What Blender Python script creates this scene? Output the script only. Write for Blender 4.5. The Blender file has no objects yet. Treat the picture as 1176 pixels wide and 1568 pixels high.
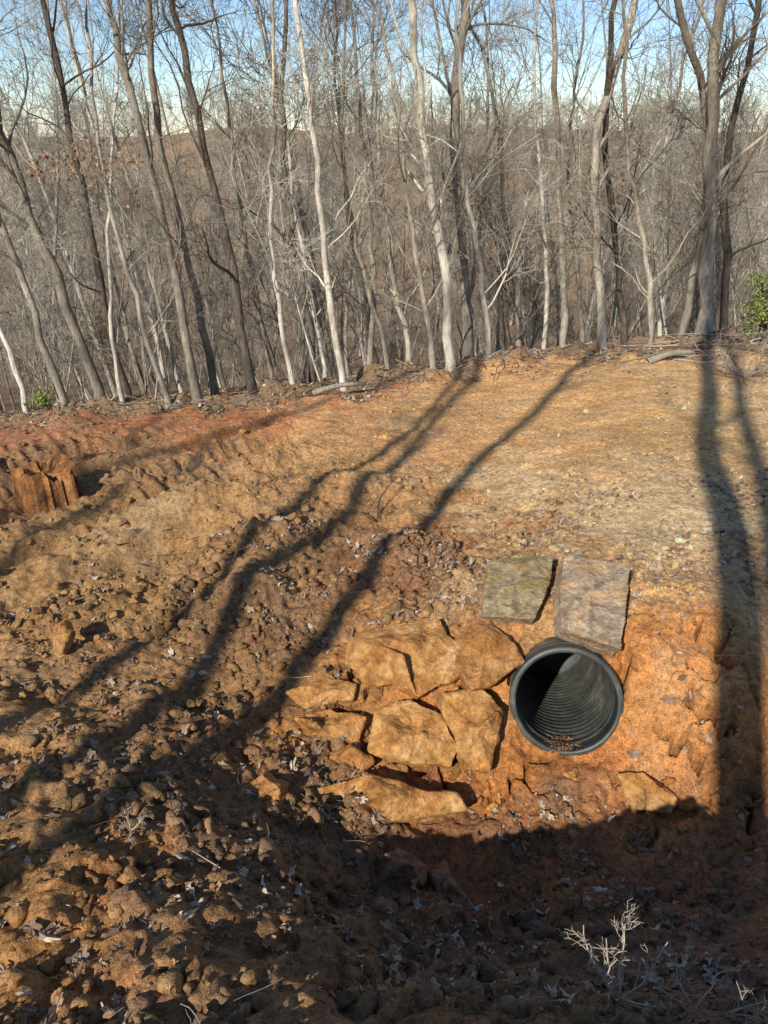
import bpy, math, numpy as np
from mathutils import Vector, Matrix
from mathutils.geometry import delaunay_2d_cdt
RS=np.random.RandomState
rng=RS(7)
scene=bpy.context.scene
# ---------------------------------------------------------------- camera
TH=math.radians(27.5); F=1120.0; CZ=1.6
cd=bpy.data.cameras.new("camera"); cam=bpy.data.objects.new("camera",cd)
scene.collection.objects.link(cam); scene.camera=cam
cd.sensor_fit='VERTICAL'; cd.sensor_height=24; cd.lens=12/math.tan(math.radians(35.0))
cam.location=(0,0,CZ); cam.rotation_euler=(math.radians(90)-TH,0,0)
cd.clip_start=0.05; cd.clip_end=2000
def ray(px,py):
    d=(px-588)/F; u=(784-py)/F
    return np.array([d, math.cos(TH)+u*math.sin(TH), -math.sin(TH)+u*math.cos(TH)])
def atz(px,py,z):
    r=ray(px,py); t=(z-CZ)/r[2]; return np.array([0,0,CZ])+r*t
def aty(px,py,Y):
    r=ray(px,py); t=Y/r[1]; return np.array([0,0,CZ])+r*t
# ---------------------------------------------------------------- sun
AZ=math.radians(26); EL=math.radians(34.5)
S=np.array([math.sin(AZ)*math.cos(EL),math.cos(AZ)*math.cos(EL),-math.sin(EL)])
ld=bpy.data.lights.new("sun",'SUN'); ld.energy=5.0; ld.angle=math.radians(0.5); ld.color=(1,0.955,0.875)
lo=bpy.data.objects.new("sun",ld); scene.collection.objects.link(lo)
lo.rotation_euler=Vector(S).to_track_quat('-Z','Y').to_euler(); lo.location=(-6,-12,12)
w=bpy.data.worlds.new("World"); scene.world=w; w.use_nodes=True
nt=w.node_tree; bg=nt.nodes['Background']; sk=nt.nodes.new('ShaderNodeTexSky'); sk.sky_type='NISHITA'
sk.sun_disc=False; sk.sun_elevation=EL; sk.sun_rotation=math.radians(206); sk.altitude=600
sk.air_density=1.0; sk.dust_density=0.1; sk.ozone_density=4.0
nt.links.new(sk.outputs[0],bg.inputs[0]); bg.inputs[1].default_value=0.135
scene.view_settings.view_transform='Standard'; scene.view_settings.look='None'; scene.view_settings.exposure=0
# ---------------------------------------------------------------- noise
def h2(ix,iy,seed):
    a=(ix.astype(np.int64)+100000).astype(np.uint64); b=(iy.astype(np.int64)+100000).astype(np.uint64)
    M=np.uint64(0xffffffff)
    h=(a*np.uint64(374761393)+b*np.uint64(668265263)+np.uint64(seed*7919+13)*np.uint64(2246822519))&M
    h=((h^(h>>np.uint64(15)))*np.uint64(1274126177))&M
    h=((h^(h>>np.uint64(13)))*np.uint64(1103515245))&M
    h=h^(h>>np.uint64(16))
    return h.astype(np.float64)/4294967296.0
def perlin(x,y,s,seed=0):
    x=x/s; y=y/s; xi=np.floor(x); yi=np.floor(y); fx=x-xi; fy=y-yi
    u=fx*fx*fx*(fx*(fx*6-15)+10); v=fy*fy*fy*(fy*(fy*6-15)+10)
    def g(a,b):
        t=h2(xi+a,yi+b,seed)*6.28318; return np.cos(t)*(fx-a)+np.sin(t)*(fy-b)
    return ((g(0,0)*(1-u)+g(1,0)*u)*(1-v)+(g(0,1)*(1-u)+g(1,1)*u)*v)*1.5
def worley(x,y,s,seed=0):
    x=x/s; y=y/s; xi=np.floor(x); yi=np.floor(y)
    f1=np.full(x.shape,9.0); f2=f1.copy(); cr=np.zeros(x.shape)
    for a in (-1,0,1):
        for b in (-1,0,1):
            cx=xi+a; cy=yi+b
            d=np.hypot(cx+h2(cx,cy,seed)-x, cy+h2(cx,cy,seed+1)-y)
            m=d<f1
            f2=np.where(m,f1,np.minimum(f2,d)); cr=np.where(m,h2(cx,cy,seed+2),cr); f1=np.where(m,d,f1)
    return f1,f2,cr
def sst(a,b,x):
    t=np.clip((x-a)/(b-a),0,1); return t*t*(3-2*t)
# ---------------------------------------------------------------- terrain base (thin plate through surveyed points)
CP=[(0,650,-2.3),(250,625,-2.1),(520,600,-1.8),(800,565,-1.4),(1176,530,-1.1),
(1176,700,-.92),(900,700,-.98),(900,850,-.82),(1150,880,-.78),(905,930,-.82),(760,950,-.92),
(1000,1000,-.86),(1000,1150,-1.25),(1000,1230,-1.45),(870,1290,-1.52),(800,1350,-1.47),(800,1450,-1.08),(800,1560,-.52),
(1120,1050,-.95),(1120,1180,-1.25),(1176,1290,-1.42),(1150,1400,-1.2),(1150,1540,-.6),
(750,1060,-1.12),(740,1160,-1.33),(600,1000,-1.08),(600,1170,-1.3),(620,1250,-1.42),(500,1400,-1.05),(500,1560,-.50),(620,1400,-1.25),
(400,1050,-1.18),(400,1200,-1.16),(250,1200,-.97),(250,1400,-.67),(100,1540,-.52),(0,1400,-.60),(300,1540,-.52),(50,1200,-.87),
(50,1000,-1.12),(50,800,-1.5),(60,700,-1.9),(230,900,-1.22),(400,850,-1.15),(560,890,-1.12),(600,820,-1.2),(300,720,-1.62),(580,700,-1.35),(700,800,-1.1),(750,640,-1.3),(1000,600,-1.08)]
P=[tuple(atz(*c)) for c in CP]
P+=[(-5,0,-.80),(-2,0,-.66),(-1,.2,-.58),(-.4,.2,-.38),(0,.2,-.08),(1,.2,0),(2.5,.2,0),(5,.2,0),(.2,.66,-.04),(1,.66,.02),(2.2,.68,.0),(4,.7,-.05),(-.9,.7,-.50),(-2.5,.7,-.64),
(3,2.3,-1.4),(5,2.3,-1.35),(3.2,3.3,-.85),(5.5,3.5,-.8),(6.5,7,-.95),(6.5,10.5,-1.1),(-6,5,-1.55),(-6,2,-1.0),(-6.8,8,-2.1),(-7,10.5,-2.5)]
P=np.array(P); n=len(P)
def tps(r2): return 0.5*r2*np.log(r2+1e-9)
K=tps((P[:,None,0]-P[None,:,0])**2+(P[:,None,1]-P[None,:,1])**2)+np.eye(n)*0.02
Q=np.c_[np.ones(n),P[:,:2]]
A=np.block([[K,Q],[Q.T,np.zeros((3,3))]])
W=np.linalg.solve(A,np.r_[P[:,2],0,0,0])
FY=[9,16,20,30,45,70,100,130,200,300,450]; FZ=[-1.5,-3.4,-5,-8,-10,-9.5,-7.5,-5.0,-.5,-2,-6]
def base(x,y):
    x=np.asarray(x,float); y=np.asarray(y,float)
    xc=np.clip(x,-7.2,7.2); yc=np.clip(y,0.0,10.6)
    z=W[n]+W[n+1]*xc+W[n+2]*yc
    for i in range(n): z=z+W[i]*tps((xc-P[i,0])**2+(yc-P[i,1])**2)
    t=np.maximum(y-10.6,0)
    near=z-0.30*np.maximum(t-.25,0)
    far=np.interp(y,FY,FZ)+perlin(x,y,60,5)*5*sst(25,80,y)+2.0*sst(20,80,y)*np.sin(x*0.02+1)
    wv=sst(11.5,26,y)
    z=near*(1-wv)+far*wv
    z=z-0.12*np.maximum(-x-7.2,0)*(1-wv)*sst(3,8,y)*(np.abs(x)<30)
    return z
def hit(px,py):
    r=ray(px,py); t=np.arange(1.0,60,.01)
    x=r[0]*t; y=r[1]*t; z=CZ+r[2]*t
    b=base(x,y); k=np.argmax(z<b)
    return np.array([x[k],y[k],b[k]])
# ---------------------------------------------------------------- surface zones
def lin(c): 
    c=np.array(c)/255.0; return np.where(c<=.04045,c/12.92,((c+.055)/1.055)**2.4)
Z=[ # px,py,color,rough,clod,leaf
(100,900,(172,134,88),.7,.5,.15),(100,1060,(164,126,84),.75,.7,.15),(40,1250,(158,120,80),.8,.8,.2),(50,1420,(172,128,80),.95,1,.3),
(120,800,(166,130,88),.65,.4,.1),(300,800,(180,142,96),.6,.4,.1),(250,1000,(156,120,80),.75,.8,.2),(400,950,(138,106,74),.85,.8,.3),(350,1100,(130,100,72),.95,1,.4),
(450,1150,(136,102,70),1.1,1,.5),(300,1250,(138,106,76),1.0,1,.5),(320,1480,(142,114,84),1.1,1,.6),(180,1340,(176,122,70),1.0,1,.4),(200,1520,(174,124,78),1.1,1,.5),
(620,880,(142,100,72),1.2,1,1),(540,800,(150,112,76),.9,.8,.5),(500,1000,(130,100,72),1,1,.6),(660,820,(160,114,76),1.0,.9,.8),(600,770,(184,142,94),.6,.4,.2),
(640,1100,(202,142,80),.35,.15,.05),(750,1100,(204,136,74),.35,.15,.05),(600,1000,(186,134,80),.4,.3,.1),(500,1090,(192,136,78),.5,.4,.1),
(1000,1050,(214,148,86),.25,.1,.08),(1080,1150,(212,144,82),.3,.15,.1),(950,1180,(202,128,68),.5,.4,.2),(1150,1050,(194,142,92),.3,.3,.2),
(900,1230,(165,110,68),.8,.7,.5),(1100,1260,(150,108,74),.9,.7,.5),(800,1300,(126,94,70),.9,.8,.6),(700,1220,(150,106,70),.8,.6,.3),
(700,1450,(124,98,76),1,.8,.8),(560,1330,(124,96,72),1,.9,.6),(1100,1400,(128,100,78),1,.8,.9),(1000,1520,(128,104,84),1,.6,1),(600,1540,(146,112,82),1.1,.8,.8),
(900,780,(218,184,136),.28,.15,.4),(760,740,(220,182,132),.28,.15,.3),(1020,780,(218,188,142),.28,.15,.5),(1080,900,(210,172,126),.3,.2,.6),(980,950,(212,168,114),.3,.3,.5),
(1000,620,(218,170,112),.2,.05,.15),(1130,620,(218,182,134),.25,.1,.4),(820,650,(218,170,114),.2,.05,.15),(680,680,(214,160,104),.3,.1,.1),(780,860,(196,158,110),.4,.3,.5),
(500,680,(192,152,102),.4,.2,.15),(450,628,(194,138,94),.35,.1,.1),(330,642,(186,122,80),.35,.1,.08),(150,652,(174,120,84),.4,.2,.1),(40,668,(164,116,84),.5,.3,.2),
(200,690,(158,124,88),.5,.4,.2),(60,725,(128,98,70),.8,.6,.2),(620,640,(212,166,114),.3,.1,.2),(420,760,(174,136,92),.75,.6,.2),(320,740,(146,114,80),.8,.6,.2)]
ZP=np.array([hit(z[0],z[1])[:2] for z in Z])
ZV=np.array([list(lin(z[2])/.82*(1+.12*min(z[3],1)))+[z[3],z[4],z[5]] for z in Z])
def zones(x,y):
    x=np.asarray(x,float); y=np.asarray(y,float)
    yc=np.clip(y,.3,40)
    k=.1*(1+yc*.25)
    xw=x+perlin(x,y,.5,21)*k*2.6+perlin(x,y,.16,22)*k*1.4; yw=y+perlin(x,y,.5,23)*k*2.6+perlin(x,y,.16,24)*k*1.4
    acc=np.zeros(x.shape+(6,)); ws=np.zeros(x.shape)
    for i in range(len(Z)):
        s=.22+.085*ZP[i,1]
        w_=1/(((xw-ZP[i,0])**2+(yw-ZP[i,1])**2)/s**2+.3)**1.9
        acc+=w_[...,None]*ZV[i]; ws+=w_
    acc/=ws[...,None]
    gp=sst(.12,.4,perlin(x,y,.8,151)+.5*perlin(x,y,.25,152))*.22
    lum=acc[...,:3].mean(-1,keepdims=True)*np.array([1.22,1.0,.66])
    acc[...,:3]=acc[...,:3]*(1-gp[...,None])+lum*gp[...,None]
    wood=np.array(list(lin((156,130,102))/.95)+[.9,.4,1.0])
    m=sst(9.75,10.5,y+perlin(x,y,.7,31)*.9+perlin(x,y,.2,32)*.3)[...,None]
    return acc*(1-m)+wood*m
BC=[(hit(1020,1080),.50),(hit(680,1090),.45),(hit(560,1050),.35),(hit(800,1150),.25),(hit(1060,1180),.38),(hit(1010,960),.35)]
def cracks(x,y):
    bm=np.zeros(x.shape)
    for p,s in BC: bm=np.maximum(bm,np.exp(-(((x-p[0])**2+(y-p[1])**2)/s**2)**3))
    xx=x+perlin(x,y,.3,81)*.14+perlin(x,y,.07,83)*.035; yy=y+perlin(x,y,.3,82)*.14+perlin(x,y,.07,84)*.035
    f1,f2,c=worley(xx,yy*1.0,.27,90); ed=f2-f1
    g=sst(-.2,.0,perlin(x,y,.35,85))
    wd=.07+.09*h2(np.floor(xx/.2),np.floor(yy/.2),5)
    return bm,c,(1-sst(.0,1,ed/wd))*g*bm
def height(x,y,zn=None):
    x=np.asarray(x,float); y=np.asarray(y,float)
    b=base(x,y)
    if zn is None: zn=zones(x,y)
    R=zn[...,3]
    fine=1-sst(14,24,np.hypot(x,y))
    h=R*(.075*perlin(x,y,.9,1)+.065*perlin(x,y,.38,2)+.048*perlin(x,y,.17,3)+.028*perlin(x,y,.085,4)+.016*perlin(x,y,.042,8))
    f1,f2,c=worley(x+perlin(x,y,.1,41)*.06,y+perlin(x,y,.1,42)*.06,.13,50)
    h+=R*.05*(c-.35)*np.clip(1.1-f1*1.5,0,1)*(c>.35)
    f1,f2,c=worley(x+perlin(x,y,.05,43)*.02,y+perlin(x,y,.05,44)*.02,.055,60)
    h+=R*.026*np.clip(1-f1*1.4,0,1)*c
    h+=.06*perlin(x,y,1.7,9)*sst(2,4,y)
    h+=sst(9.4,10.2,y)*(1-sst(11.5,13,y))*(.16*perlin(x,y,1.1,12)+.10*perlin(x,y,.4,13))
    g=x*math.cos(AZ+.35)-y*math.sin(AZ+.35)
    fm=sst(-.4,-1.4,x)*sst(3.0,4.2,y)*(1-sst(8.3,9.7,y))
    h+=fm*(.10*np.sin(g*7+perlin(x,y,1.4,71)*1.6)+.05*np.sin(g*21+perlin(x,y,.6,72)*1.6)*np.clip(perlin(x,y,.8,73)*3+.4,0,1))
    g2=x*math.sin(AZ+.35)+y*math.cos(AZ+.35)
    h+=fm*.028*np.clip(np.sin(g2*34+perlin(x,y,.6,74)*2.0),-.3,1)*sst(-.1,.15,perlin(x,y,1.3,75))
    rt=np.sin((y-6.9-.12*x+.25*np.sin(x*.7))*2*math.pi/.9); h+=-.035*np.clip(rt,0.2,1)*sst(-3,-1,x)*sst(5.6,6.2,y)*(1-sst(8.8,9.6,y))*(.7+perlin(x,y,.5,76))
    e=np.exp(-(((x+5.0)/1.0)**2+((y-7.4)/.35)**2)); h+=.16*e-.22*np.exp(-(((x+4.7)/1.3)**2+((y-6.2)/.3)**2))
    e=np.exp(-(((x+.95)/.9)**2+((y-6.0-.3*x)/.35)**2)); h+=.22*e
    e=np.exp(-(((x+2.6)/.9)**2+((y-6.3-.4*x)/.3)**2)); h+=.12*e
    e=np.exp(-(((x-.05)/.35)**2+((y-4.35)/.55)**2)); h+=.16*e
    e=np.exp(-(((x+.9)/.28)**2+((y-4.4)/.9)**2)); h+=.12*e
    bm,c,ck=cracks(x,y)
    h+=bm*.11*(c-.5)-.12*ck
    return b+h*fine
# ---------------------------------------------------------------- mesh helper
def mk(name,V,Fc,mat,cols=None,smooth=True,parent=None,link=True):
    V=np.asarray(V,dtype=np.float32).reshape(-1,3); Fc=np.asarray(Fc,dtype=np.int32); k=Fc.shape[1]
    me=bpy.data.meshes.new(name); me.vertices.add(len(V)); me.vertices.foreach_set('co',V.ravel())
    me.loops.add(Fc.size); me.loops.foreach_set('vertex_index',Fc.ravel())
    me.polygons.add(len(Fc)); me.polygons.foreach_set('loop_start',np.arange(len(Fc),dtype=np.int32)*k)
    me.update(calc_edges=True)
    me.polygons.foreach_set('use_smooth',np.full(len(Fc),smooth))
    if cols is not None:
        a=me.color_attributes.new('Col','FLOAT_COLOR','POINT')
        c=np.ones((len(V),4),np.float32); c[:,:3]=cols; a.data.foreach_set('color',c.ravel())
    for m in (mat if isinstance(mat,list) else [mat]): me.materials.append(m)
    if not link: return me
    ob=bpy.data.objects.new(name,me); scene.collection.objects.link(ob)
    if parent: ob.parent=parent
    return ob
def empty(name):
    e=bpy.data.objects.new(name,None); scene.collection.objects.link(e); return e
# ---------------------------------------------------------------- materials
def newmat(name,rough=.9):
    m=bpy.data.materials.new(name); m.use_nodes=True; t=m.node_tree; b=t.nodes['Principled BSDF']
    b.inputs['Roughness'].default_value=rough; b.inputs['Specular IOR Level'].default_value=.2
    return m,t,b
def N(t,ty,**k):
    nd=t.nodes.new(ty)
    for a,v in k.items():
        if a in nd.inputs.keys(): nd.inputs[a].default_value=v
        else: setattr(nd,a,v)
    return nd
def mul(t,a,b,fac=1.0,mode='MULTIPLY'):
    m=t.nodes.new('ShaderNodeMix'); m.data_type='RGBA'; m.blend_type=mode; m.inputs[0].default_value=fac
    for i,s in ((6,a),(7,b)):
        if hasattr(s,'is_output'): t.links.new(s,m.inputs[i])
        else: m.inputs[i].default_value=s
    return m.outputs[2],m
def ramp(t,fac,stops):
    r=t.nodes.new('ShaderNodeValToRGB'); e=r.color_ramp.elements
    while len(e)<len(stops): e.new(.5)
    for i,(p,c) in enumerate(stops): e[i].position=p; e[i].color=(c[0],c[1],c[2],1)
    t.links.new(fac,r.inputs[0]); return r.outputs[0]
def g3(v): return (v,v,v)
m_soil,t,b=newmat("soil",.95)
at=N(t,'ShaderNodeVertexColor',layer_name='Col'); co=N(t,'ShaderNodeTexCoord')
def noise(t,scale,detail=4,rough=.6,src=None):
    nn=N(t,'ShaderNodeTexNoise'); nn.inputs['Scale'].default_value=scale; nn.inputs['Detail'].default_value=detail; nn.inputs['Roughness'].default_value=rough
    t.links.new(src if src else co.outputs['Object'],nn.inputs['Vector']); return nn.outputs['Fac']
n0=noise(t,.9,5,.65); n1=noise(t,3.5,6,.65); n2=noise(t,28,5,.7); n3=noise(t,120,3,.7)
c,_=mul(t,at.outputs[0],ramp(t,n1,[(.3,(.80,.77,.74)),(.7,(1.2,1.18,1.15))]))
c,_=mul(t,c,ramp(t,n0,[(.35,(.95,.91,.86)),(.65,(1.08,1.08,1.08))]))
c,_=mul(t,c,ramp(t,n2,[(.32,(.54,.53,.53)),(.5,g3(1)),(.68,(1.36,1.35,1.33))]))
c,_=mul(t,c,ramp(t,n3,[(.35,g3(.74)),(.65,g3(1.26))]))
vo=N(t,'ShaderNodeTexVoronoi'); vo.inputs['Scale'].default_value=45; t.links.new(co.outputs['Object'],vo.inputs['Vector'])
pb=ramp(t,vo.outputs['Distance'],[(.12,g3(1)),(.2,g3(0))])
n4=noise(t,9,3,.6); gate=ramp(t,n4,[(.5,g3(0)),(.6,g3(1))])
pm,_=mul(t,pb,gate)
cc,mx=mul(t,c,(.62,.56,.45,1),0,'MIX'); t.links.new(pm,mx.inputs[0]); 
t.links.new(cc,b.inputs['Base Color'])
bp=N(t,'ShaderNodeBump'); bp.inputs['Strength'].default_value=1; bp.inputs['Distance'].default_value=.04; t.links.new(n2,bp.inputs['Height'])
bp2=N(t,'ShaderNodeBump'); bp2.inputs['Strength'].default_value=.9; bp2.inputs['Distance'].default_value=.012; t.links.new(n3,bp2.inputs['Height']); t.links.new(bp.outputs[0],bp2.inputs['Normal'])
t.links.new(bp2.outputs[0],b.inputs['Normal'])
def vcmat(name,scale,lo_,hi,bump,rough=.9):
    global co
    m,t,b=newmat(name,rough); at=N(t,'ShaderNodeVertexColor',layer_name='Col'); co=N(t,'ShaderNodeTexCoord')
    nn=noise(t,scale,4,.7); c,_=mul(t,at.outputs[0],ramp(t,nn,[(.3,g3(lo_)),(.7,g3(hi))])); t.links.new(c,b.inputs['Base Color'])
    bp=N(t,'ShaderNodeBump'); bp.inputs['Strength'].default_value=.9; bp.inputs['Distance'].default_value=bump; t.links.new(nn,bp.inputs['Height']); t.links.new(bp.outputs[0],b.inputs['Normal'])
    return m
m_clod=vcmat("clod_soil",55,.6,1.3,.03); m_leaf=vcmat("dead_leaf",60,.75,1.2,.002,.7); m_twig=vcmat("dry_twig",80,.7,1.2,.002)
def bark(name,c1,c2,c3):
    global co
    m,t,b=newmat(name,.9); co=N(t,'ShaderNodeTexCoord'); mp=N(t,'ShaderNodeMapping'); mp.inputs['Scale'].default_value=(1,1,.18)
    t.links.new(co.outputs['Object'],mp.inputs[0]); a=noise(t,34,5,.7,mp.outputs[0]); bb=noise(t,2.2,3,.6)
    c=ramp(t,a,[(.3,c1),(.5,c2),(.72,c3)]); c,_=mul(t,c,ramp(t,bb,[(.35,g3(.62)),(.65,g3(1.2))]))
    oi=N(t,'ShaderNodeObjectInfo'); c,_=mul(t,c,ramp(t,oi.outputs['Random'],[(0,(.65,.61,.56)),(.5,(1,.96,.89)),(1,(1.25,1.2,1.12))]))
    t.links.new(c,b.inputs['Base Color']); bp=N(t,'ShaderNodeBump'); bp.inputs['Strength'].default_value=.8; bp.inputs['Distance'].default_value=.02
    t.links.new(a,bp.inputs['Height']); t.links.new(bp.outputs[0],b.inputs['Normal']); return m
m_bl=bark("bark_pale",(.32,.29,.23),(.58,.54,.45),(.76,.72,.62))
m_bm=bark("bark_grey",(.18,.155,.12),(.38,.34,.27),(.55,.50,.41))
m_bd=bark("bark_dark",(.06,.052,.04),(.15,.125,.10),(.27,.23,.19))
m_bf=bark("bark_distant",(.28,.245,.19),(.40,.36,.29),(.50,.46,.38))
# ---------------------------------------------------------------- ground mesh
def axis(segs,lim_hi,lim_lo,gr=1.11):
    a=[]; 
    for s,e,d in segs: a+=list(np.arange(s,e-1e-6,d))
    a.append(segs[-1][1])
    d=segs[-1][2]; v=a[-1]
    while v<lim_hi: d*=gr; v+=d; a.append(v)
    d=segs[0][2]; v=a[0]; lo=[]
    while v>lim_lo: d*=gr; v-=d; lo.append(v)
    return np.array(lo[::-1]+a)
xs=axis([(-6.6,-1.6,.020),(-1.6,2.3,.011),(2.3,6.6,.026)],420,-420)
ys=axis([(.7,4.3,.011),(4.3,11.2,.021)],480,-60)
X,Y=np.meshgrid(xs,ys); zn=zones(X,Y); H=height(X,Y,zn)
pc=atz(867,1075,-1.1)
paz=math.radians(10); ppt=math.radians(24)
pax=np.array([math.sin(paz)*math.cos(ppt),math.cos(paz)*math.cos(ppt),-math.sin(ppt)])
def pcoord(x,y,z):
    d=np.stack([x-pc[0],y-pc[1],z-pc[2]],-1); a=d@pax; rr=np.linalg.norm(d-a[...,None]*pax,axis=-1); return a,rr
def pipe_clear(X,Y,H):
    s=(X-pc[0])*math.sin(paz)+(Y-pc[1])*math.cos(paz); q=(X-pc[0])*math.cos(paz)-(Y-pc[1])*math.sin(paz)
    front=(s<.0)&(s>-.65)&(np.abs(q)<.42)
    cap=pc[2]-.295*math.cos(ppt)-.0+np.maximum(np.abs(q)-.18,0)**1.5*3.2+np.maximum(s+.13,0)*1.2+.02*perlin(X,Y,.08,140)
    H2=np.where(front,np.minimum(H,cap),H)
    top=pc[2]-math.tan(ppt)*s+np.sqrt(np.maximum(.31**2-q**2,0))/math.cos(ppt)
    near_=(s>=-.0)&(s<.26)&(np.abs(q)<.31)
    H2=np.where(near_,np.minimum(H2,top-.05+np.maximum(s-.16,0)*2),H2)
    return H2
H=pipe_clear(X,Y,H)
ny,nx=X.shape; idx=np.arange(nx*ny).reshape(ny,nx)
Fq=np.stack([idx[:-1,:-1],idx[:-1,1:],idx[1:,1:],idx[1:,:-1]],-1)
cx=(X[:-1,:-1]+X[1:,1:])/2; cy=(Y[:-1,:-1]+Y[1:,1:])/2; cz=(H[:-1,:-1]+H[1:,1:]+H[:-1,1:]+H[1:,:-1])/4
a_,r_=pcoord(cx,cy,cz); keep=~((a_>-.01)&(a_<1.45)&(r_<.284))
Fq=Fq[keep].reshape(-1,4)
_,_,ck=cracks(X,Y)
gc=zn[...,:3]*(1-.6*np.clip(ck*1.3,0,1))[...,None]  # crack shade painted into the ground colour, as the relief alone stays too light
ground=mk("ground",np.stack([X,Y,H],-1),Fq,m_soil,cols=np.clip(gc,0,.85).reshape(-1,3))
# ---------------------------------------------------------------- scatter helpers
def normals(x,y,e=.04):
    dx=(base(x+e,y)-base(x-e,y))/(2*e); dy=(base(x,y+e)-base(x,y-e))/(2*e)
    nrm=np.stack([-dx,-dy,np.ones_like(dx)],-1); return nrm/np.linalg.norm(nrm,axis=1,keepdims=True)
def basis(nrm,ang):
    a=np.tile([1.0,0,0],(len(nrm),1)); u=a-nrm*(a*nrm).sum(1,keepdims=True); u/=np.linalg.norm(u,axis=1,keepdims=True)+1e-9; v=np.cross(nrm,u)
    c=np.cos(ang)[:,None]; s=np.sin(ang)[:,None]; return np.stack([u*c+v*s,-u*s+v*c,nrm],1)
import bmesh
bm=bmesh.new(); bmesh.ops.create_icosphere(bm,subdivisions=2,radius=1); IV=np.array([v.co[:] for v in bm.verts]); IF=np.array([[v.index for v in f.verts] for f in bm.faces]); bm.free()
def blobs(name,pos,size,cols,mat,seed,flat=.75,parent=None,smooth=True):
    r=RS(seed); Nn=len(pos); K_=len(IV)
    V=np.tile(IV[None],(Nn,1,1)); rad=np.ones((Nn,K_))
    for fq,am in ((1.6,.26),(3.1,.22),(6,.16)):
        for _ in range(2):
            k=r.normal(size=(Nn,1,3))*fq; rad+=am*np.sin((IV[None]*k).sum(2)+r.rand(Nn,1)*6.28)
    rad=np.clip(rad,.35,1.8)
    sc=np.stack([r.uniform(.8,1.3,Nn),r.uniform(.6,1.0,Nn),r.uniform(.55,.9,Nn)*flat/.75],1)
    V=V*rad[...,None]*sc[:,None,:]*size[:,None,None]
    tl=r.normal(scale=.35,size=(Nn,2)); nrm=np.c_[tl,np.ones(Nn)]; nrm/=np.linalg.norm(nrm,axis=1,keepdims=True); B=basis(nrm,r.rand(Nn)*6.28)
    V=np.einsum('nkj,njl->nkl',V,B)+pos[:,None,:]
    Fc=(IF[None]+np.arange(Nn)[:,None,None]*K_).reshape(-1,3)
    return mk(name,V,Fc,mat,cols=np.repeat(cols,K_,0),smooth=smooth,parent=parent)
def sample(nn,x0,x1,y0,y1,chan,seed,power=1.0,near=0):
    r=RS(seed); x=r.uniform(x0,x1,nn); y=r.uniform(y0,y1,nn)
    if near: y=y0+(y1-y0)*r.rand(nn)**near
    z_=zones(x,y); dn=np.clip(z_[:,chan],0,1)**power*np.clip(.5+2.0*perlin(x,y,.6,101+chan)+.8*perlin(x,y,.2,111),.04,1)
    k=r.rand(nn)<dn; return x[k],y[k],z_[k]
def inpipe(x,y,z):
    a,rr=pcoord(x,y,z)
    s=(x-pc[0])*math.sin(paz)+(y-pc[1])*math.cos(paz); q=(x-pc[0])*math.cos(paz)-(y-pc[1])*math.sin(paz)
    return ((rr<.34)&(a>-.1))|((np.abs(q)<.34)&(s>-.35)&(s<.3))
def do_clods(name,nn,x0,x1,y0,y1,smin,smax,seed,power=1.0,near=0,pw=4.5):
    x,y,z_=sample(nn,x0,x1,y0,y1,4,seed,power,near); r=RS(seed+1)
    hz=height(x,y,z_); k=~inpipe(x,y,hz); x,y,z_,hz=x[k],y[k],z_[k],hz[k]
    s=smin+(smax-smin)*r.rand(len(x))**pw
    cols=z_[:,:3]*r.uniform(.6,1.2,(len(x),1))*np.c_[np.ones(len(x)),r.uniform(.94,1.08,len(x)),r.uniform(.85,1.1,len(x))]
    return blobs(name,np.stack([x,y,hz+s*.1],-1),s,np.clip(cols,0,.8),m_clod,seed+2)
do_clods("dirt_clods",22000,-2.6,2.8,.7,4.6,.006,.038,200,near=1.2)
do_clods("soil_crumbs",32000,-6.5,6.5,3.5,10.3,.008,.038,210,1.0,1.3,5.5)
def leaf_template(lob,seed):
    r=RS(seed); k=18; V=[(0,0,0)]
    for i in range(k):
        a=2*math.pi*i/k; L=1.0; wd=.55
        rr=1-.32*lob*(i%3==1)-.1*r.rand()
        V.append((math.cos(a)*L*rr,math.sin(a)*wd*rr,0))
    return np.array(V),np.array([[0,1+i,1+(i+1)%k] for i in range(k)])
PAL=np.array([(.48,.36,.25),(.36,.25,.15),(.24,.14,.08),(.38,.30,.22),(.27,.21,.16),(.54,.44,.32),(.36,.19,.09),(.22,.14,.09),(.28,.17,.1),(.25,.16,.1)])
def leaves(name,pos,size,seed,lob=1.0,tilt=.35,pal=PAL,parent=None,nrm=None):
    r=RS(seed); Nn=len(pos); T,Fc=leaf_template(lob,seed); K_=len(T)
    V=np.tile(T[None],(Nn,1,1)); cu=r.normal(scale=.55,size=(Nn,1)); cv=r.normal(scale=.5,size=(Nn,1)); tw=r.normal(scale=.5,size=(Nn,1))
    V[...,2]=cu*V[...,0]**2+cv*2*V[...,1]**2+tw*V[...,0]*V[...,1]+.08*r.normal(size=(Nn,K_))
    V[...,1]*=r.uniform(.6,1.2,(Nn,1))
    V*=size[:,None,None]
    if nrm is None: nrm=normals(pos[:,0],pos[:,1])
    nrm=nrm+r.normal(scale=tilt,size=(Nn,3)); nrm/=np.linalg.norm(nrm,axis=1,keepdims=True)
    B=basis(nrm,r.rand(Nn)*6.28); V=np.einsum('nkj,njl->nkl',V,B)+pos[:,None,:]
    cols=pal[r.randint(len(pal),size=Nn)]*r.uniform(.7,1.25,(Nn,1))
    return mk(name,V,(Fc[None]+np.arange(Nn)[:,None,None]*K_).reshape(-1,3),m_leaf,cols=np.repeat(np.clip(cols,0,.75),K_,0),smooth=False,parent=parent)
leafroot=empty("fallen_leaves")
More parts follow.
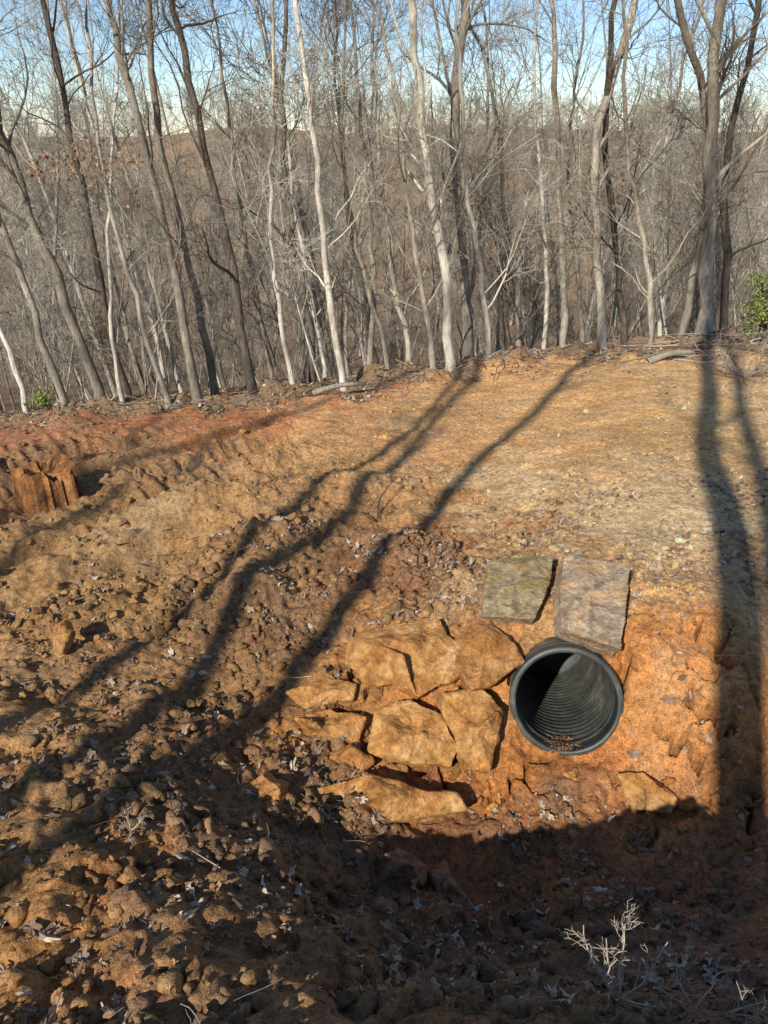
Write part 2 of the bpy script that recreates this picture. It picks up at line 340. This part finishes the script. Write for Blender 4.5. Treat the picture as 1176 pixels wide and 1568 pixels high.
def do_leaves(nm,nn,x0,x1,y0,y1,s0,s1,seed,lift=.012,power=1.0,lob=1.0,near=0):
    x,y,z_=sample(nn,x0,x1,y0,y1,5,seed,power,near); r=RS(seed+3); hz=height(x,y,z_)
    k=~inpipe(x,y,hz); x,y,hz=x[k],y[k],hz[k]
    leaves(nm,np.stack([x,y,hz+lift],-1),s0+(s1-s0)*r.rand(len(x))**2,seed,lob,parent=leafroot)
do_leaves("ditch_leaves",20000,-2.4,2.8,.7,5.2,.010,.044,300)
do_leaves("litter_bits",30000,-6.5,6.5,2.5,10.3,.008,.028,310,.005,.8,.3)
do_leaves("crest_litter",22000,-9,9,9.6,14,.025,.065,320,.02)
# ---------------------------------------------------------------- tubes / trees
def tubes(groups):
    Vs=[];Fs=[];off=0
    for Pn,Rn,sd in groups:
        B,nn,_=Pn.shape
        if B==0: continue
        T=np.gradient(Pn,axis=1); T/=np.linalg.norm(T,axis=2,keepdims=True)+1e-9
        ref=np.tile(np.array([.31,.93,.17]),(B,1)); 
        par=np.abs((T[:,0]*ref).sum(1))>.85; ref[par]=[.9,-.1,.4]
        U=np.cross(T,ref[:,None,:]); U/=np.linalg.norm(U,axis=2,keepdims=True)+1e-9; Wv=np.cross(T,U)
        a=np.arange(sd)*2*math.pi/sd
        ring=Pn[:,:,None,:]+Rn[:,:,None,None]*(U[:,:,None,:]*np.cos(a)[None,None,:,None]+Wv[:,:,None,:]*np.sin(a)[None,None,:,None])
        Vs.append(ring.reshape(-1,3)); id_=np.arange(B*nn*sd).reshape(B,nn,sd)+off
        i0=id_[:,:-1,:]; i1=id_[:,1:,:]
        Fs.append(np.stack([i0,np.roll(i0,-1,2),np.roll(i1,-1,2),i1],-1).reshape(-1,4)); off+=B*nn*sd
    return np.concatenate(Vs),np.concatenate(Fs)
def kids(r,Pp,Rp,cnt,t0,t1,lmin,lmax,ang,nn,rmul,rmax,rmin,wander,up,taper=.25,lt=.5):
    B,m,_=Pp.shape; pi=np.repeat(np.arange(B),cnt); t=r.uniform(t0,t1,len(pi)); f=t*(m-1); i=np.clip(f.astype(int),0,m-2); fr=(f-i)[:,None]
    p=Pp[pi,i]*(1-fr)+Pp[pi,i+1]*fr; tg=Pp[pi,i+1]-Pp[pi,i]; tg/=np.linalg.norm(tg,axis=1,keepdims=True)+1e-9
    rp=Rp[pi,i]*(1-fr[:,0])+Rp[pi,i+1]*fr[:,0]
    q=r.normal(size=(len(pi),3)); q-=tg*(q*tg).sum(1,keepdims=True); q/=np.linalg.norm(q,axis=1,keepdims=True)+1e-9
    a=r.uniform(ang[0],ang[1],len(pi))[:,None]; d=tg*np.cos(a)+q*np.sin(a)
    L=r.uniform(lmin,lmax,len(pi))*(1-lt*t)
    out=np.zeros((len(pi),nn,3)); out[:,0]=p; st=(L/(nn-1))[:,None]
    for k in range(1,nn):
        out[:,k]=out[:,k-1]+d*st; d=d+r.normal(scale=wander,size=d.shape)+np.array([0,0,up]); d/=np.linalg.norm(d,axis=1,keepdims=True)
    r0=np.clip(rp*rmul*r.uniform(.7,1.1,len(pi)),rmin,rmax); rr=r0[:,None]*np.linspace(1,taper,nn)[None]
    return out,np.maximum(rr,rmin*.6)
def crown(r,TP,TR,c1=14,c2=6,c3=5,t0=.25,L1=(1.2,3.2),tw=.004,sd=8,c4=0):
    L1p,L1r=kids(r,TP[None],TR[None],c1,t0,.97,L1[0],L1[1],(.45,1.0),8,.42,.05,.008,.17,.10)
    L2p,L2r=kids(r,L1p,L1r,c2,.2,.95,L1[1]*.22,L1[1]*.5,(.4,1.0),6,.5,.02,tw*1.4,.2,.06)
    L3p,L3r=kids(r,L2p,L2r,c3,.2,1,.22,.75,(.4,1.0),4,.6,.008,tw,.22,.03,.5)
    g=[(TP[None],TR[None],sd),(L1p,L1r,5),(L2p,L2r,4),(L3p,L3r,3)]
    if c4:
        L4p,L4r=kids(r,L3p,L3r,c4,.2,1,.15,.4,(.4,1.0),3,.7,.006,tw*.8,.2,.02,.6); g.append((L4p,L4r,3))
    return g
def curve_pts(pts,m):
    pts=np.array(pts,float); d=np.r_[0,np.cumsum(np.linalg.norm(np.diff(pts,axis=0),axis=1))]; t=np.linspace(0,d[-1],m)
    o=np.stack([np.interp(t,d,pts[:,k]) for k in range(3)],-1)
    for _ in range(2): o[1:-1]=(o[:-2]+2*o[1:-1]+o[2:])/4
    return o
NT=[(10.9,10,'l',[(38,612),(15,540),(-25,430)]),
(11.6,16,'m',[(150,590),(120,500),(75,390),(40,320),(0,200),(-20,100)]),
(11.0,7,'l',[(178,600),(170,480),(160,370),(175,240)]),
(10.8,9,'l',[(257,607),(215,480),(175,350),(150,230)]),
(10.8,14,'m',[(303,603),(275,470),(250,330),(225,210),(185,90),(160,0)]),
(11.2,13,'m',[(330,600),(300,440),(262,300),(230,150),(235,0)]),
(10.7,15,'d',[(388,597),(358,430),(325,280),(300,150),(275,50),(262,0)]),
(10.9,8,'l',[(452,600),(425,450),(408,300),(425,160)]),
(10.7,11,'l',[(528,592),(505,450),(488,300),(478,160),(455,20)]),
(11.3,8,'m',[(607,590),(570,460),(545,380),(520,220)]),
(10.9,16,'l',[(692,575),(682,430),(660,290),(642,130),(625,0)]),
(10.8,10,'m',[(668,580),(645,430),(625,300),(600,120)]),
(11.0,9,'l',[(752,572),(742,450),(718,320),(705,150),(700,0)]),
(12.2,18,'m',[(722,560),(712,440),(700,300),(690,150),(715,0)]),
(11.4,10,'m',[(560,600),(575,420),(562,280),(545,120),(535,0)]),
(10.9,15,'m',[(930,552),(918,410),(905,260),(930,130),(975,0)]),
(11.3,11,'d',[(962,548),(948,420),(942,330),(925,230),(935,80)]),
(10.8,9,'m',[(997,550),(1002,440),(985,370),(960,250)]),
(11.3,13,'m',[(1035,540),(1058,450),(1082,340),(1090,200),(1075,110),(1035,20)]),
(10.9,21,'m',[(1080,530),(1083,420),(1088,280),(1094,130),(1104,0)]),
(11.2,12,'d',[(1112,530),(1112,400),(1105,270),(1125,150),(1160,20)]),
(12.0,11,'m',[(868,545),(862,420),(858,300),(850,100)]),
(12.4,10,'m',[(800,575),(792,450),(770,300),(760,120)]),
(11.6,10,'m',[(640,590),(612,460),(590,330),(575,180)]),
(11.5,11,'d',[(480,600),(470,470),(440,330),(430,180)]),
(11.8,12,'m',[(100,610),(60,500),(20,400)]),
(11.5,12,'d',[(195,600),(160,480),(140,350),(110,200),(80,60)]),
(12.5,8,'m',[(420,590),(395,470),(370,330),(350,180)]),
(12.8,8,'m',[(900,545),(885,430),(870,300),(880,120)]),
(12.6,8,'l',[(835,560),(838,430),(830,300),(815,150)]),
(12.8,7,'m',[(225,600),(190,480),(150,330),(135,200)]),
(12.5,8,'d',[(585,590),(560,450),(530,320),(515,150)]),
(12.7,8,'l',[(1010,535),(1020,420),(1010,300),(1030,160)]),
(12.2,7,'l',[(505,595),(480,470),(455,360),(440,220)]),
(12.4,7,'m',[(700,575),(722,450),(735,330),(745,180)]),
(12.0,7,'l',[(282,605),(250,490),(225,400),(195,280)])]
MM={'l':m_bl,'m':m_bm,'d':m_bd}
treeobjs=[]
for i,(Yd,wp,mt,pl) in enumerate(NT):
    r=RS(500+i); pts=[]
    b0=aty(pl[0][0],pl[0][1],Yd); b0[2]=min(float(base(b0[0],Yd)),b0[2])-.2; pts.append(b0)
    for k,(a,c_) in enumerate(pl[1:]): 
        p=aty(a,c_,Yd+r.normal()*.1*(k+1)); pts.append(p)
    d=(pts[-1]-pts[-2]); d/=np.linalg.norm(d); d=d*.7+np.array([0,0,.5]); d/=np.linalg.norm(d)
    ext=8.5-pts[-1][2]
    if wp<11: ext=max(1.6,5-pts[-1][2])
    pts.append(pts[-1]+d*ext*.5+r.normal(size=3)*.2); pts.append(pts[-1]+d*ext*.5+r.normal(size=3)*.3)
    TP=curve_pts(pts,26); r0=wp/F*Yd/2*1.0; tt=np.linspace(0,1,26); TR=r0*(1-.84*tt)*(1+.35*np.exp(-tt*30)); TR*=1+.06*r.normal(size=26)
    TP[1:-1]+=r.normal(scale=.022,size=(24,3))
    g=crown(r,TP,TR,c1=18 if wp>11 else 12,c2=6,c3=5,t0=.15,L1=(.8,2.3),tw=.0027,sd=10,c4=1)
    V,Fc=tubes(g); treeobjs.append(mk("bare_tree",V,Fc,MM[mt]))
r=RS(77); q=[]
for (a,c_,n_) in ((90,255,90),(175,255,80),(130,235,60),(215,300,20),(945,290,25),(930,310,15)):
    p=aty(a,c_,11.4); q.append(p+r.normal(size=(n_,3))*np.array([.28,.35,.12]))
q=np.concatenate(q); 
leaves("withered_leaves",q,r.uniform(.025,.045,len(q)),78,.6,1.5,np.array([(.45,.22,.09),(.38,.2,.1),(.5,.3,.15)]),parent=treeobjs[4],nrm=r.normal(size=(len(q),3)))
def variant(seed,Ht,r0,c1,c2,c3,tw,nm,mat,t0=.3,L1=(1.2,3.4),sd=6,lean=.06):
    r=RS(seed); p=[np.zeros(3)]; d=np.array([r.normal()*.05-lean,r.normal()*.05,1.0])
    for k in range(7): d=d+np.append(r.normal(scale=.07,size=2),0); d/=np.linalg.norm(d); p.append(p[-1]+d*Ht/7)
    TP=curve_pts(p,16); tt=np.linspace(0,1,16); TR=r0*(1-.85*tt)
    V,Fc=tubes(crown(r,TP,TR,c1,c2,c3,t0,L1,tw,sd)); return mk(nm,V,Fc,mat,link=False)
VM=[variant(600+i,r_,.040+.012*(i%4),19,5,4,.0045,"woodland_tree_mesh",[m_bm,m_bl,m_bm,m_bd,m_bm,m_bl][i%6],.3,(1.0,2.6)) for i,r_ in enumerate((10.5,8,11,8,9,10,12,8.5))]
VF=[variant(700+i,r_,.08+.02*(i%3),20,5,4,.013,"far_tree_mesh",m_bf,.25,(1.2,3.0),4) for i,r_ in enumerate((9,7,10,8,9))]
VS=[variant(800+i,r_,.016+.005*(i%3),14,4,3,.003,"sapling_mesh",[m_bm,m_bl,m_bm,m_bd][i%4],.12,(.5,1.4),5,.12) for i,r_ in enumerate((3.0,3.8,4.5,2.5,5.0))]
def scatter(root,meshes,nn,y0,y1,seed,smin,smax,nm,pw=1.0):
    r=RS(seed); e=empty(root); y=y0+(y1-y0)*r.rand(nn)**pw; x=r.uniform(-1,1,nn)*(.66*y+3); z=base(x,y)-.15
    for i in range(nn):
        o=bpy.data.objects.new(nm,meshes[r.randint(len(meshes))]); scene.collection.objects.link(o); o.parent=e
        o.location=(x[i],y[i],z[i]); s=r.uniform(smin,smax); o.scale=(s,s,s); o.rotation_euler=(r.normal()*.03,r.normal()*.03-.05,r.uniform(-.8,.8)+ (math.pi if r.rand()<.35 else 0))
    return e
scatter("underbrush",VS,370,10.9,32,900,.6,1.1,"sapling",1.1)
scatter("woodland",VM,195,12.5,45,910,.65,1.05,"woodland_tree",1.0)
scatter("distant_woodland",VF,700,42,225,920,.7,1.25,"distant_tree",.85)
# ---------------------------------------------------------------- trees behind the photographer (they cast the long shadows)
SH=[((30,1115),(640,640),-3.2,.075),((0,1230),(690,620),-4.2,.09),((0,1330),(835,612),-5.2,.105),((1125,1285),(1083,560),-3.8,.15),((1200,1000),(1118,560),-5.5,.11),
((0,860),(420,640),-6.0,.07),((0,760),(380,655),-7.5,.08),((-200,900),(250,640),-8.5,.08)]
for i,(a,c_,Yt,r0) in enumerate(SH):
    r=RS(950+i); G1=hit(*a) if a[0]>=0 and a[0]<1177 else atz(a[0],a[1],-1.3); G2=hit(*c_)
    T=[G-S*((G[1]-Yt)/S[1]) for G in (G1,G2)]; d=(T[1]-T[0])/(T[1][2]-T[0][2])
    zb=float(base(T[0][0],Yt))-.2; p0=T[0]+d*(zb-T[0][2]); p1=T[1]+d*(15-T[1][2])*.5; p2=p1+np.array([d[0]*.5,0,1])*3
    TP=curve_pts([p0,T[0],T[1],p1,p2],40); tt=np.linspace(0,1,40); TP[1:,0]+=.05*np.sin(tt[1:]*16+i)+.03*np.sin(tt[1:]*37+i*2)
    TR=r0*(1-.5*tt)
    V,Fc=tubes(crown(r,TP,TR,8,3,2,.5,(1.2,3.0),.006,8)); mk("bare_tree",V,Fc,m_bm)
# ---------------------------------------------------------------- stones
def stonemat(name,c1,c2,c3,moss=None,mlo=.45,dirt=(.30,.15,.06,1)):
    global co
    m,t,b=newmat(name,.85); co=N(t,'ShaderNodeTexCoord'); a=noise(t,5,6,.65); bb=noise(t,30,5,.7); c0=noise(t,11,5,.7)
    c=ramp(t,a,[(.32,c1),(.5,c2),(.66,c3)]); c,_=mul(t,c,ramp(t,bb,[(.3,g3(.55)),(.7,g3(1.35))])); c,_=mul(t,c,ramp(t,c0,[(.35,g3(.62)),(.6,g3(1.12))]))
    if moss:
        g=noise(t,6,4,.6); c,mx=mul(t,c,(*moss,1),0,'MIX'); t.links.new(ramp(t,g,[(mlo,g3(0)),(mlo+.15,g3(.8))]),mx.inputs[0])
    dn=noise(t,8,6,.75); c,mx=mul(t,c,dirt,0,'MIX'); t.links.new(ramp(t,dn,[(.52,g3(0)),(.62,g3(.7))]),mx.inputs[0])
    oi=N(t,'ShaderNodeObjectInfo'); c,_=mul(t,c,ramp(t,oi.outputs['Random'],[(0,(.85,.78,.72)),(1,(1.08,1.08,1.08))]))
    t.links.new(c,b.inputs['Base Color']); bp=N(t,'ShaderNodeBump'); bp.inputs['Strength'].default_value=1; bp.inputs['Distance'].default_value=.025
    t.links.new(bb,bp.inputs['Height']); t.links.new(bp.outputs[0],b.inputs['Normal']); return m
ms_grey=stonemat("stone_grey",(.36,.25,.15),(.48,.37,.25),(.66,.44,.22),dirt=(.42,.24,.11,1))
ms_green=stonemat("stone_mossy",(.36,.27,.14),(.52,.42,.26),(.60,.47,.28),(.32,.31,.09),.50)
ms_or=stonemat("stone_orange",(.42,.17,.045),(.60,.30,.095),(.70,.43,.19),dirt=(.42,.18,.05,1))
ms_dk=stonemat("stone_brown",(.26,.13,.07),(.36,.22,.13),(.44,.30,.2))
ms_st=stonemat("stump_wood",(.12,.06,.03),(.36,.17,.06),(.62,.30,.11))
tx=bpy.data.textures.new("rock_clouds",'CLOUDS'); tx.noise_scale=.045; tx.noise_depth=3
txb=bpy.data.textures.new("rock_lumps",'CLOUDS'); txb.noise_scale=.16; txb.noise_depth=1
def stone(name,pts,thick,mat,vox=.008,disp=.018,dirn=(0,.62,-.78),bumpy=.05,big=.05,seed=None):
    C=np.array([atz(*p) for p in pts]); c=C.mean(0); nrm=np.zeros(3); k=len(C)
    r=RS(int(abs(pts[0][0]*7+pts[0][1])) if seed is None else seed)
    for i in range(k): nrm+=np.cross(C[i]-c,C[(i+1)%k]-c)
    nrm/=np.linalg.norm(nrm)
    if nrm@(np.array([0,0,CZ])-c)<0: nrm=-nrm
    dn=np.array(dirn); dn/=np.linalg.norm(dn)
    u=np.cross(nrm,[1,0,.1]); u/=np.linalg.norm(u); v=np.cross(nrm,u)
    uv=[((p-c)@u,(p-c)@v) for p in C]; hh=[(p-c)@nrm for p in C]
    ext=[]
    for _ in range(7):
        w_=r.dirichlet(np.ones(k)*.9); w_=w_*.82+.18/k; q=(w_[:,None]*C).sum(0); ext.append((((q-c)@u,(q-c)@v),abs(r.normal())*bumpy+.01))
    vs=[Vector(a) for a in uv]+[Vector(a[0]) for a in ext]; hs=hh+[a[1] for a in ext]
    ov,oe,of,ovi,_,_=delaunay_2d_cdt(vs,[(i,(i+1)%k) for i in range(k)],[],1,1e-5)
    bm=bmesh.new(); tv=[]
    for j,p in enumerate(ov):
        h_=hs[ovi[j][0]] if ovi[j] else 0; q=c+u*p[0]+v*p[1]+nrm*h_; tv.append(bm.verts.new(q))
    ring=[None]*k
    for j,o in enumerate(ovi):
        for a in o:
            if a<k: ring[a]=tv[j]
    for f in of: bm.faces.new([tv[a] for a in f])
    B=(C-c)*1.0+c+dn*thick; vb=[bm.verts.new(p) for p in B]
    for i in range(k):
        j=(i+1)%k; bm.faces.new((ring[i],vb[i],vb[j],ring[j]))
    bm.faces.new(vb[::-1]); bmesh.ops.recalc_face_normals(bm,faces=bm.faces)
    bmesh.ops.translate(bm,verts=bm.verts,vec=-Vector(c))
    me=bpy.data.meshes.new(name); bm.to_mesh(me); bm.free(); me.materials.append(mat); ob=bpy.data.objects.new(name,me); scene.collection.objects.link(ob); ob.location=c
    m=ob.modifiers.new("remesh",'REMESH'); m.mode='VOXEL'; m.voxel_size=vox; m.use_smooth_shade=False
    m=ob.modifiers.new("lumps",'DISPLACE'); m.texture=txb; m.strength=big; m.mid_level=.5; m.texture_coords='GLOBAL'
    m=ob.modifiers.new("rough",'DISPLACE'); m.texture=tx; m.strength=disp; m.mid_level=.5; m.texture_coords='GLOBAL'
    return ob
stone("stone_slab",[(864,854,-.60),(885,840,-.58),(900,853,-.56),(966,866,-.56),(960,930,-.64),(952,994,-.72),(905,978,-.73),(860,960,-.72),(858,900,-.66)],.20,ms_grey,disp=.016,bumpy=.016,big=.018)
stone("mossy_stone",[(748,860,-.78),(800,854,-.74),(848,850,-.71),(845,885,-.73),(820,948,-.79),(738,943,-.84),(742,900,-.80)],.17,ms_green,disp=.016,bumpy=.012,big=.018)
stone("boulder",[(532,985,-.98),(560,968,-.94),(600,958,-.92),(672,946,-.89),(706,988,-.94),(702,1035,-1.01),(640,1068,-1.08),(600,1048,-1.06),(560,1050,-1.08),(536,1020,-1.04)],.24,ms_or)
stone("boulder",[(690,962,-.92),(750,948,-.88),(776,975,-.88),(800,1012,-.93),(760,1045,-.98),(722,1058,-1.01),(702,1025,-.98)],.24,ms_or)
stone("boulder",[(436,1060,-1.10),(500,1038,-1.06),(548,1045,-1.07),(540,1072,-1.12),(470,1082,-1.15)],.17,ms_or)
stone("boulder",[(574,1088,-1.12),(625,1070,-1.09),(674,1095,-1.12),(700,1140,-1.20),(690,1174,-1.26),(630,1167,-1.25),(563,1152,-1.24)],.22,ms_or)
stone("boulder",[(668,1062,-1.04),(740,1056,-1.03),(770,1085,-1.08),(762,1130,-1.18),(752,1184,-1.27),(712,1178,-1.26),(690,1110,-1.15)],.22,ms_or)
stone("boulder",[(450,1100,-1.17),(505,1085,-1.14),(562,1098,-1.15),(548,1135,-1.23),(505,1128,-1.22),(470,1122,-1.2)],.14,ms_or)
stone("boulder",[(500,1160,-1.25),(535,1142,-1.22),(570,1165,-1.25),(548,1190,-1.29)],.14,ms_or)
stone("boulder",[(945,1185,-1.33),(985,1180,-1.31),(1040,1225,-1.39),(1030,1250,-1.42),(960,1235,-1.42)],.12,ms_or,bumpy=.03)
stone("boulder",[(860,1180,-1.36),(885,1175,-1.35),(890,1200,-1.38),(870,1212,-1.4)],.1,ms_or,bumpy=.02)
stone("boulder",[(355,1218,-1.10),(400,1182,-1.06),(440,1200,-1.09),(430,1238,-1.16),(385,1250,-1.17)],.14,ms_or)
stone("boulder",[(470,1210,-1.22),(560,1188,-1.22),(640,1205,-1.26),(700,1215,-1.28),(715,1240,-1.34),(620,1262,-1.37),(520,1240,-1.32)],.16,ms_or,bumpy=.03)
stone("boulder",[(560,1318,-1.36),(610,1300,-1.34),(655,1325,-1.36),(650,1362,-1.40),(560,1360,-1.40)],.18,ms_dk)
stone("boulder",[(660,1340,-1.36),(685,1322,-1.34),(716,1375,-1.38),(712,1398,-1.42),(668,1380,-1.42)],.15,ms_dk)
stone("boulder",[(82,960,-1.02),(100,945,-1.0),(110,965,-1.02),(95,1000,-1.08),(82,995,-1.07)],.1,ms_or,bumpy=.02)
stone("boulder",[(440,790,-1.08),(455,782,-1.06),(462,798,-1.08),(452,808,-1.1),(440,804,-1.1)],.1,ms_or,bumpy=.02)
stone("boulder",[(364,656,-1.7),(372,652,-1.69),(380,658,-1.7),(374,664,-1.73),(365,662,-1.72)],.1,ms_or,bumpy=.02)
def stump(name,px,py,rad,ht,seed):
    r=RS(seed); c=hit(px,py); c[2]=float(height(c[0:1],c[1:2])[0]); ns=72; nh=14; V=[]; ph=r.rand(5)*6.28
    a=np.arange(ns)*2*math.pi/ns
    fl=1+.10*np.sin(a*5+ph[0])+.07*np.sin(a*9+ph[1])+.05*np.sin(a*17+ph[2])+.03*np.sin(a*29+ph[3])
    top=ht*(.85+.16*np.sin(a*2+ph[4])+.09*np.sin(a*7+ph[1])+.08*r.rand(ns))
    for j in range(nh):
        t=j/(nh-1); fr=(1+.5*(1-t)**3)
        V.append(np.stack([c[0]+1.25*rad*fr*fl*np.cos(a),c[1]+rad*fr*fl*np.sin(a),c[2]-.25+(top+.25)*t],-1))
    for s_,dz in ((.85,-.01),(.6,-.05),(.3,-.08),(.02,-.07)):
        V.append(np.stack([c[0]+1.25*rad*s_*fl*np.cos(a),c[1]+rad*s_*fl*np.sin(a),c[2]+top.mean()*(1-s_)+top*s_+dz+.02*r.normal(size=ns)],-1))
    V=np.array(V); K2=len(V); id_=np.arange(K2*ns).reshape(K2,ns)
    Fc=np.stack([id_[:-1],np.roll(id_[:-1],-1,1),np.roll(id_[1:],-1,1),id_[1:]],-1).reshape(-1,4)
    return mk(name,V.reshape(-1,3),Fc,ms_st,smooth=False)
stump("tree_stump",78,765,.22,.38,3)
# ---------------------------------------------------------------- culvert pipe
mp_,t,b=newmat("pipe_plastic",.45); b.inputs['Specular IOR Level'].default_value=.45
co=N(t,'ShaderNodeTexCoord'); a=noise(t,6,5,.6); bb=noise(t,60,3,.6)
c=ramp(t,a,[(.35,(.04,.042,.037)),(.55,(.075,.076,.064)),(.75,(.17,.155,.115))]); c,_=mul(t,c,ramp(t,bb,[(.3,g3(.8)),(.7,g3(1.2))])); t.links.new(c,b.inputs['Base Color'])
Lp=1.5
def R_out(s_):
    if s_<.03: return .296
    k=((s_-.03)%.062)/.062
    return .300 if k<.55 else .281
prof=[(Lp,0.0)]
for s_ in np.linspace(Lp,0,300): prof.append((s_,R_out(s_)))
prof+=[(0,.292),(-.005,.287),(-.005,.272),(0,.267)]
for s_ in np.linspace(.004,Lp-.01,420):
    prof.append((s_,.265 + (.0055*math.sin((s_-.15)/.062*2*math.pi) if s_>.15 else (-.007 if .10<s_<.125 else 0))))
prof.append((Lp-.01,0.0))
prof=np.array(prof); nseg=96; zax=Vector(pax); quat=zax.to_track_quat('Z','Y')
a=np.arange(nseg)*2*math.pi/nseg
V=np.stack([prof[:,1][:,None]*np.cos(a),prof[:,1][:,None]*np.sin(a),np.repeat(prof[:,0][:,None],nseg,1)],-1).reshape(-1,3)
id_=np.arange(len(prof)*nseg).reshape(len(prof),nseg); Fc=np.stack([id_[:-1],np.roll(id_[:-1],-1,1),np.roll(id_[1:],-1,1),id_[1:]],-1).reshape(-1,4)
pipe=mk("culvert_pipe",V,Fc,mp_); pipe.rotation_mode='QUATERNION'; pipe.rotation_quaternion=quat; pipe.location=pc
r=RS(5); nn=420; down=np.array([0,0,-1.0]); dperp=down-pax*(down@pax); dperp/=np.linalg.norm(dperp); side=np.cross(pax,dperp)
av=.01+.2*r.rand(nn); sv=r.normal(scale=.04,size=nn); pos=av[:,None]*pax+dperp*(.266-sv[:,None]**2*1.9)+side*sv[:,None]
ob=blobs("sediment",pos,r.uniform(.003,.010,nn),np.tile(np.array([[.42,.24,.11]]),(nn,1))*r.uniform(.6,1.2,(nn,1)),m_clod,6,.4)
ob.location=pc
bpy.context.view_layer.update(); ob.parent=pipe; ob.matrix_parent_inverse=pipe.matrix_world.inverted()
# ---------------------------------------------------------------- dry weeds, twigs
def weed(name,px,py,n1,L,rad,seed,col,up=.03):
    r=RS(seed); p=hit(px,py); p[2]=float(height(p[0:1],p[1:2])[0])
    TP=np.array([p+np.array([0,0,-.03]),p+np.array([0,0,.01]),p+np.array([0,0,.03])])[None]; TR=np.full((1,3),rad*1.4)
    a,ar=kids(r,TP,TR,n1,.5,1,L*.6,L,(.3,1.45),8,.9,rad,rad*.6,.18,up,.4,0)
    b_,br=kids(r,a,ar,5,.25,1,L*.2,L*.5,(.4,1.1),6,.7,rad*.7,rad*.3,.24,.02,.4)
    c_,cr=kids(r,b_,br,4,.3,1,L*.06,L*.18,(.4,1.2),4,.7,rad*.5,rad*.25,.25,.02,.4)
    V,Fc=tubes([(a,ar,6),(b_,br,5),(c_,cr,4)])
    return mk(name,V,Fc,m_twig,cols=np.tile(np.array(col)*1.0,(len(V),1)),smooth=True)
weed("dry_weed",945,1545,9,.27,.0038,1,(.50,.41,.30),.03)
weed("dry_weed",1060,1560,9,.24,.003,2,(.48,.39,.29),.03)
weed("dry_weed",1160,1590,6,.2,.0025,3,(.42,.34,.26),.03)
weed("dry_weed",205,1295,6,.11,.003,4,(.46,.36,.25))
weed("dry_weed",420,760,5,.4,.005,8,(.22,.15,.1))
weed("dry_weed",275,735,6,.5,.006,9,(.25,.18,.12))
weed("dry_weed",578,800,3,.45,.006,10,(.12,.08,.05))
weed("dry_weed",1140,575,14,.9,.008,11,(.40,.33,.26))
def sticks(name,nn,x0,x1,y0,y1,L0,L1,rad,seed,pal):
    r=RS(seed); x=r.uniform(x0,x1,nn); y=r.uniform(y0,y1,nn); hz=height(x,y); k=~inpipe(x,y,hz); x,y,hz=x[k],y[k],hz[k]; nn=len(x)
    L=r.uniform(L0,L1,nn); a=r.rand(nn)*6.28; m=6; out=np.zeros((nn,m,3)); px_,py_=x.copy(),y.copy(); sl=r.normal(scale=.12,size=nn)
    for j in range(m):
        out[:,j,0]=px_; out[:,j,1]=py_; out[:,j,2]=base(px_,py_)+(hz-base(x,y))+.012+sl*L*(j-2)/m
        a=a+r.normal(scale=.25,size=nn); px_=px_+np.cos(a)*L/m; py_=py_+np.sin(a)*L/m
    rr=(r.uniform(.5,1.2,nn)*rad)[:,None]*np.linspace(1,.45,m)[None]
    V,Fc=tubes([(out,rr,5)]); cols=np.repeat(pal[r.randint(len(pal),size=nn)]*r.uniform(.7,1.2,(nn,1)),m*5,0)
    return mk(name,V,Fc,m_twig,cols=cols)
TPAL=np.array([(.40,.33,.25),(.28,.2,.14),(.5,.43,.34),(.15,.1,.07)])
e=empty("fallen_twigs")
for a_ in ((380,-2.4,2.8,.8,4.6,.04,.2,.0022,40),(350,-6,6,3,10.3,.05,.3,.003,41),(800,-8,8,9.9,13,.2,1.2,.007,42),(200,3.5,7,9.7,11,.3,1.2,.009,43)):
    sticks("twigs",*a_,TPAL).parent=e
for i,(pa,pb,wd) in enumerate((((480,607),(560,600),.045),((990,560),(1060,552),.05))):
    A_=hit(*pa); B_=hit(*pb); A_[2]+=.05; B_[2]+=.12; TP=curve_pts([A_,(A_+B_)/2+np.array([0,.05,.04]),B_],10)
    V,Fc=tubes([(TP[None],np.linspace(wd,wd*.6,10)[None],9)]); mk("fallen_log",V,Fc,m_bm)
def shrub(name,c,rad,nn,seed,pal,ls):
    r=RS(seed); TP=curve_pts([c+[0,0,-rad[2]*1.1],c,c+[0,0,rad[2]*.7]],8); 
    a,ar=kids(r,TP[None],np.full((1,8),.012),16,.1,1,rad[0]*.6,rad[0]*1.1,(.5,1.2),6,.6,.01,.004,.15,.05)
    b_,br=kids(r,a,ar,5,.2,1,rad[0]*.2,rad[0]*.4,(.4,1.1),4,.6,.006,.003,.2,.05)
    V,Fc=tubes([(TP[None],np.full((1,8),.014),6),(a,ar,4),(b_,br,3)]); o=mk(name,V,Fc,m_bd)
    tips=b_.reshape(-1,3); q=tips[r.randint(len(tips),size=nn)]+r.normal(scale=.05,size=(nn,3))
    leaves("foliage",q,r.uniform(ls*.6,ls,nn),seed,.1,1,pal,parent=o,nrm=r.normal(size=(nn,3))); return o
GP=np.array([(.22,.26,.05),(.32,.34,.09),(.16,.20,.05),(.34,.35,.12)])
shrub("evergreen_shrub",aty(1170,475,11.8),(.7,.5,.5),1500,60,GP,.034)
shrub("green_plant",aty(70,618,10.9),(.35,.2,.12),260,61,GP,.03)
print("OBJS",len(bpy.data.objects))
